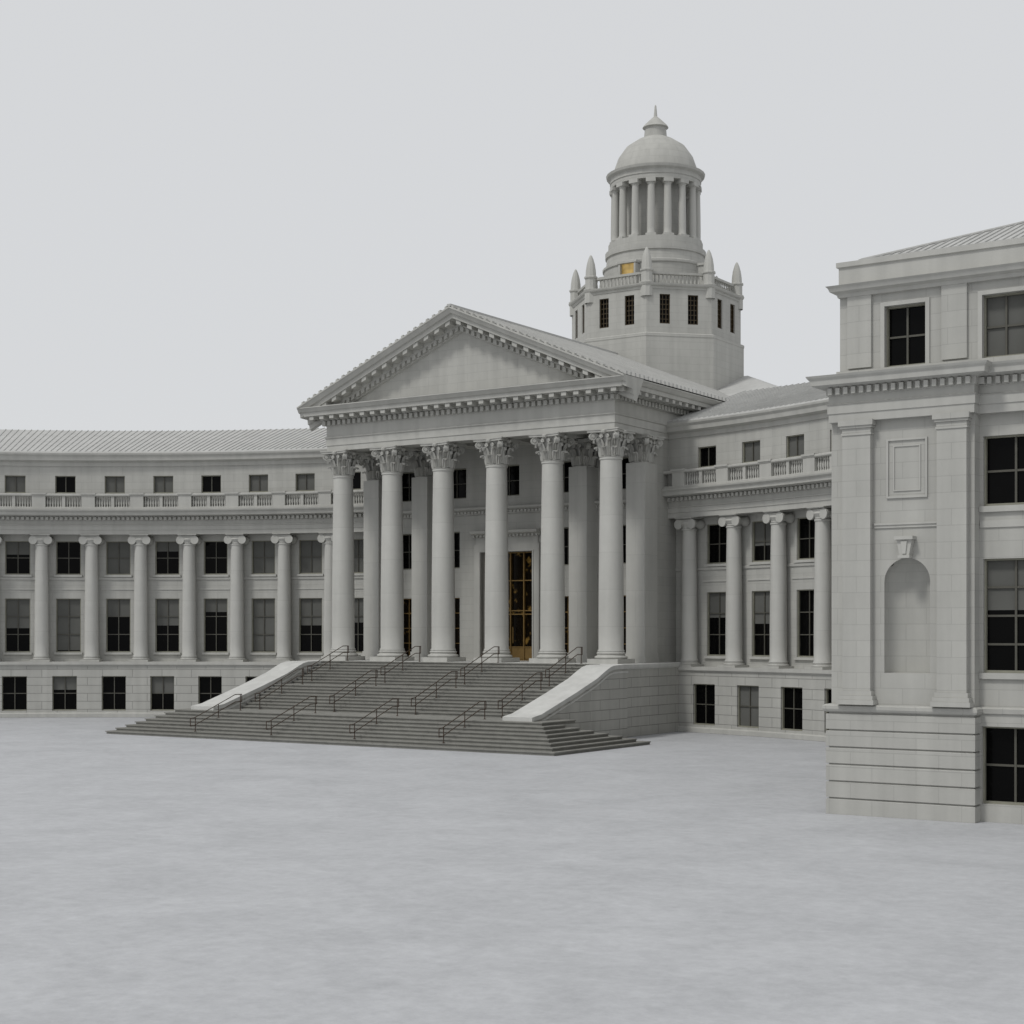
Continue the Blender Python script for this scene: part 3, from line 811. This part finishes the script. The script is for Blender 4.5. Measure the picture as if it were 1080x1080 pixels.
def ramp(off, ya):
    """coping line: gentle concave sweep easing into the level top"""
    L = [(ya, 0.0), (-9.2, .05), (-6.2, .44), (-4.2, .72), (-3.4, .87), (-2.9, .955), (-2.5, .99), (-2.0, 1.0)]
    return [(y, 1.42 + (FL - .02 - 1.42) * t + off) for y, t in L]
for sg in (-1, 1):
    x0, x1 = sorted((sg * 9.1, sg * 10.72))
    def strip(m, xa, xb, topl, botl):
        for (p, q) in zip(range(len(topl) - 1), range(1, len(topl))):
            a, b, c, d = topl[p], topl[q], botl[q], botl[p]
            for X in (xa, xb): m.poly([(X, *a), (X, *b), (X, *c), (X, *d)], [a, b, c, d])
            m.poly([(xa, *a), (xb, *a), (xb, *b), (xa, *b)]); m.poly([(xa, *d), (xb, *d), (xb, *c), (xa, *c)])
        for e_ in (0, -1): m.poly([(xa, *topl[e_]), (xb, *topl[e_]), (xb, *botl[e_]), (xa, *botl[e_])])
    m = MB()
    tl = ramp(-.2, -9.85) + [(-1.1, FL - .22)]
    strip(m, x0 + .05, x1 - .05, tl, [(y, 0) for y, z in tl])
    ck = obj('cheek_wall', m.mesh('cheek_wall', [M_RUST], smooth=False), ST)
    m = MB()
    tl = ramp(0, -10.0) + [(-1.0, FL - .02)]
    strip(m, x0, x1, tl, [(y, z - .2) for y, z in tl])
    tl = ramp(-.32, -9.9) + [(-1.05, FL - .34)]
    strip(m, x0 + .03, x1 - .03, tl, [(y, z - .09) for y, z in tl])
    obj('coping', m.mesh('coping', [M_COPE], smooth=False), ck)

# ------------------------------------------------------------------ handrails
def stair_z(y):
    if y < -13.1: return 0
    if y < -7.9: return RS * min(8, int((y + 13.1) / .38) + 1)
    if y < -3.8: return RS * (8 + min(8, int((y + 7.9) / .36) + 1))
    return RS * (16 + min(8, int((y + 3.8) / .35) + 1))
for row, (ya, yb) in enumerate(((-12.75, -9.3), (-8.0, -4.4), (-3.8, -.55))):
    za, zb = stair_z(ya), stair_z(yb)
    L = yb - ya; HH = .84; rr = .022
    m = MB()
    for h in (HH, .46):
        a = (0, -.0, h); b = (0, L - .5, h + (zb - za)); c = (0, L, h + (zb - za))
        m.tube((0, -.28, h - .02), a, rr); m.tube(a, b, rr); m.tube(b, c, rr)
    m.tube((0, -.28, HH - .02), (0, -.28, .44), rr); m.tube((0, L, HH + zb - za), (0, L, .46 + zb - za), rr)
    RM = m.mesh('handrail', [M_RAIL])
    pm = []
    for t in (0.02, .5, .97):
        y = L * t; zb_ = stair_z(ya + y) - za
        zt_ = HH + (zb - za) * min(1, y / (L - .5))
        q = MB(); q.tube((0, 0, zb_), (0, 0, zt_ - .01), .022)
        q.lathe([(.06, zb_), (.06, zb_ + .02), (.02, zb_ + .04)], 10)
        pm.append((y, q.mesh('handrail_post', [M_RAIL])))
    for x in (-7.75, -2.65, 2.55, 7.7):
        o = obj('handrail', RM, None, (x, ya, za))
        o['label'] = 'dark bronze two-bar handrail standing on the stone steps'
        o['category'] = 'handrail'; o['group'] = 'handrails on the courthouse stairs'
        for y, pmesh in pm: obj('handrail_post', pmesh, o, (0, y, 0))

# ------------------------------------------------------------------ world, sun, camera
TH = rad(33.5)
w = bpy.data.worlds.new('World'); scene.world = w; w.use_nodes = True
nt = w.node_tree
for n in list(nt.nodes): nt.nodes.remove(n)
out = nt.nodes.new('ShaderNodeOutputWorld')
sky = nt.nodes.new('ShaderNodeTexSky'); sky.sky_type = 'NISHITA'; sky.sun_disc = False
b1 = nt.nodes.new('ShaderNodeBackground'); b1.inputs['Strength'].default_value = 0.006
b2 = nt.nodes.new('ShaderNodeBackground'); b2.inputs['Color'].default_value = (0.655, 0.662, 0.672, 1); b2.inputs['Strength'].default_value = 1.0
ad = nt.nodes.new('ShaderNodeAddShader')
nt.links.new(sky.outputs[0], b1.inputs['Color']); nt.links.new(b1.outputs[0], ad.inputs[0]); nt.links.new(b2.outputs[0], ad.inputs[1]); nt.links.new(ad.outputs[0], out.inputs[0])
rt = Vector((math.cos(TH), math.sin(TH), 0)); fw = Vector((-math.sin(TH), math.cos(TH), 0))
sd = (rt * -0.55 + fw * -0.45 + Vector((0, 0, .95))).normalized()
sky.sun_elevation = math.asin(sd.z); sky.sun_rotation = math.atan2(sd.x, sd.y)
sl = bpy.data.lights.new('sun', 'SUN'); sl.energy = 1.5; sl.angle = rad(10); sl.color = (1, .985, .95)
so = bpy.data.objects.new('sun', sl); COL.objects.link(so)
so.rotation_euler = sd.to_track_quat('Z', 'Y').to_euler(); so.location = (0, -40, 60)

cam = bpy.data.cameras.new('camera'); co = bpy.data.objects.new('camera', cam); COL.objects.link(co)
co.location = (50.0, -71.0, 5.25); co.rotation_euler = (math.pi / 2, 0, TH)
cam.sensor_width = 36; cam.lens = 36 * 1684 / 1080
cam.shift_y = (668 - 540) / 1080
cam.clip_end = 5000
scene.camera = co
scene.view_settings.view_transform = 'Standard'; scene.view_settings.look = 'None'; scene.view_settings.exposure = 0
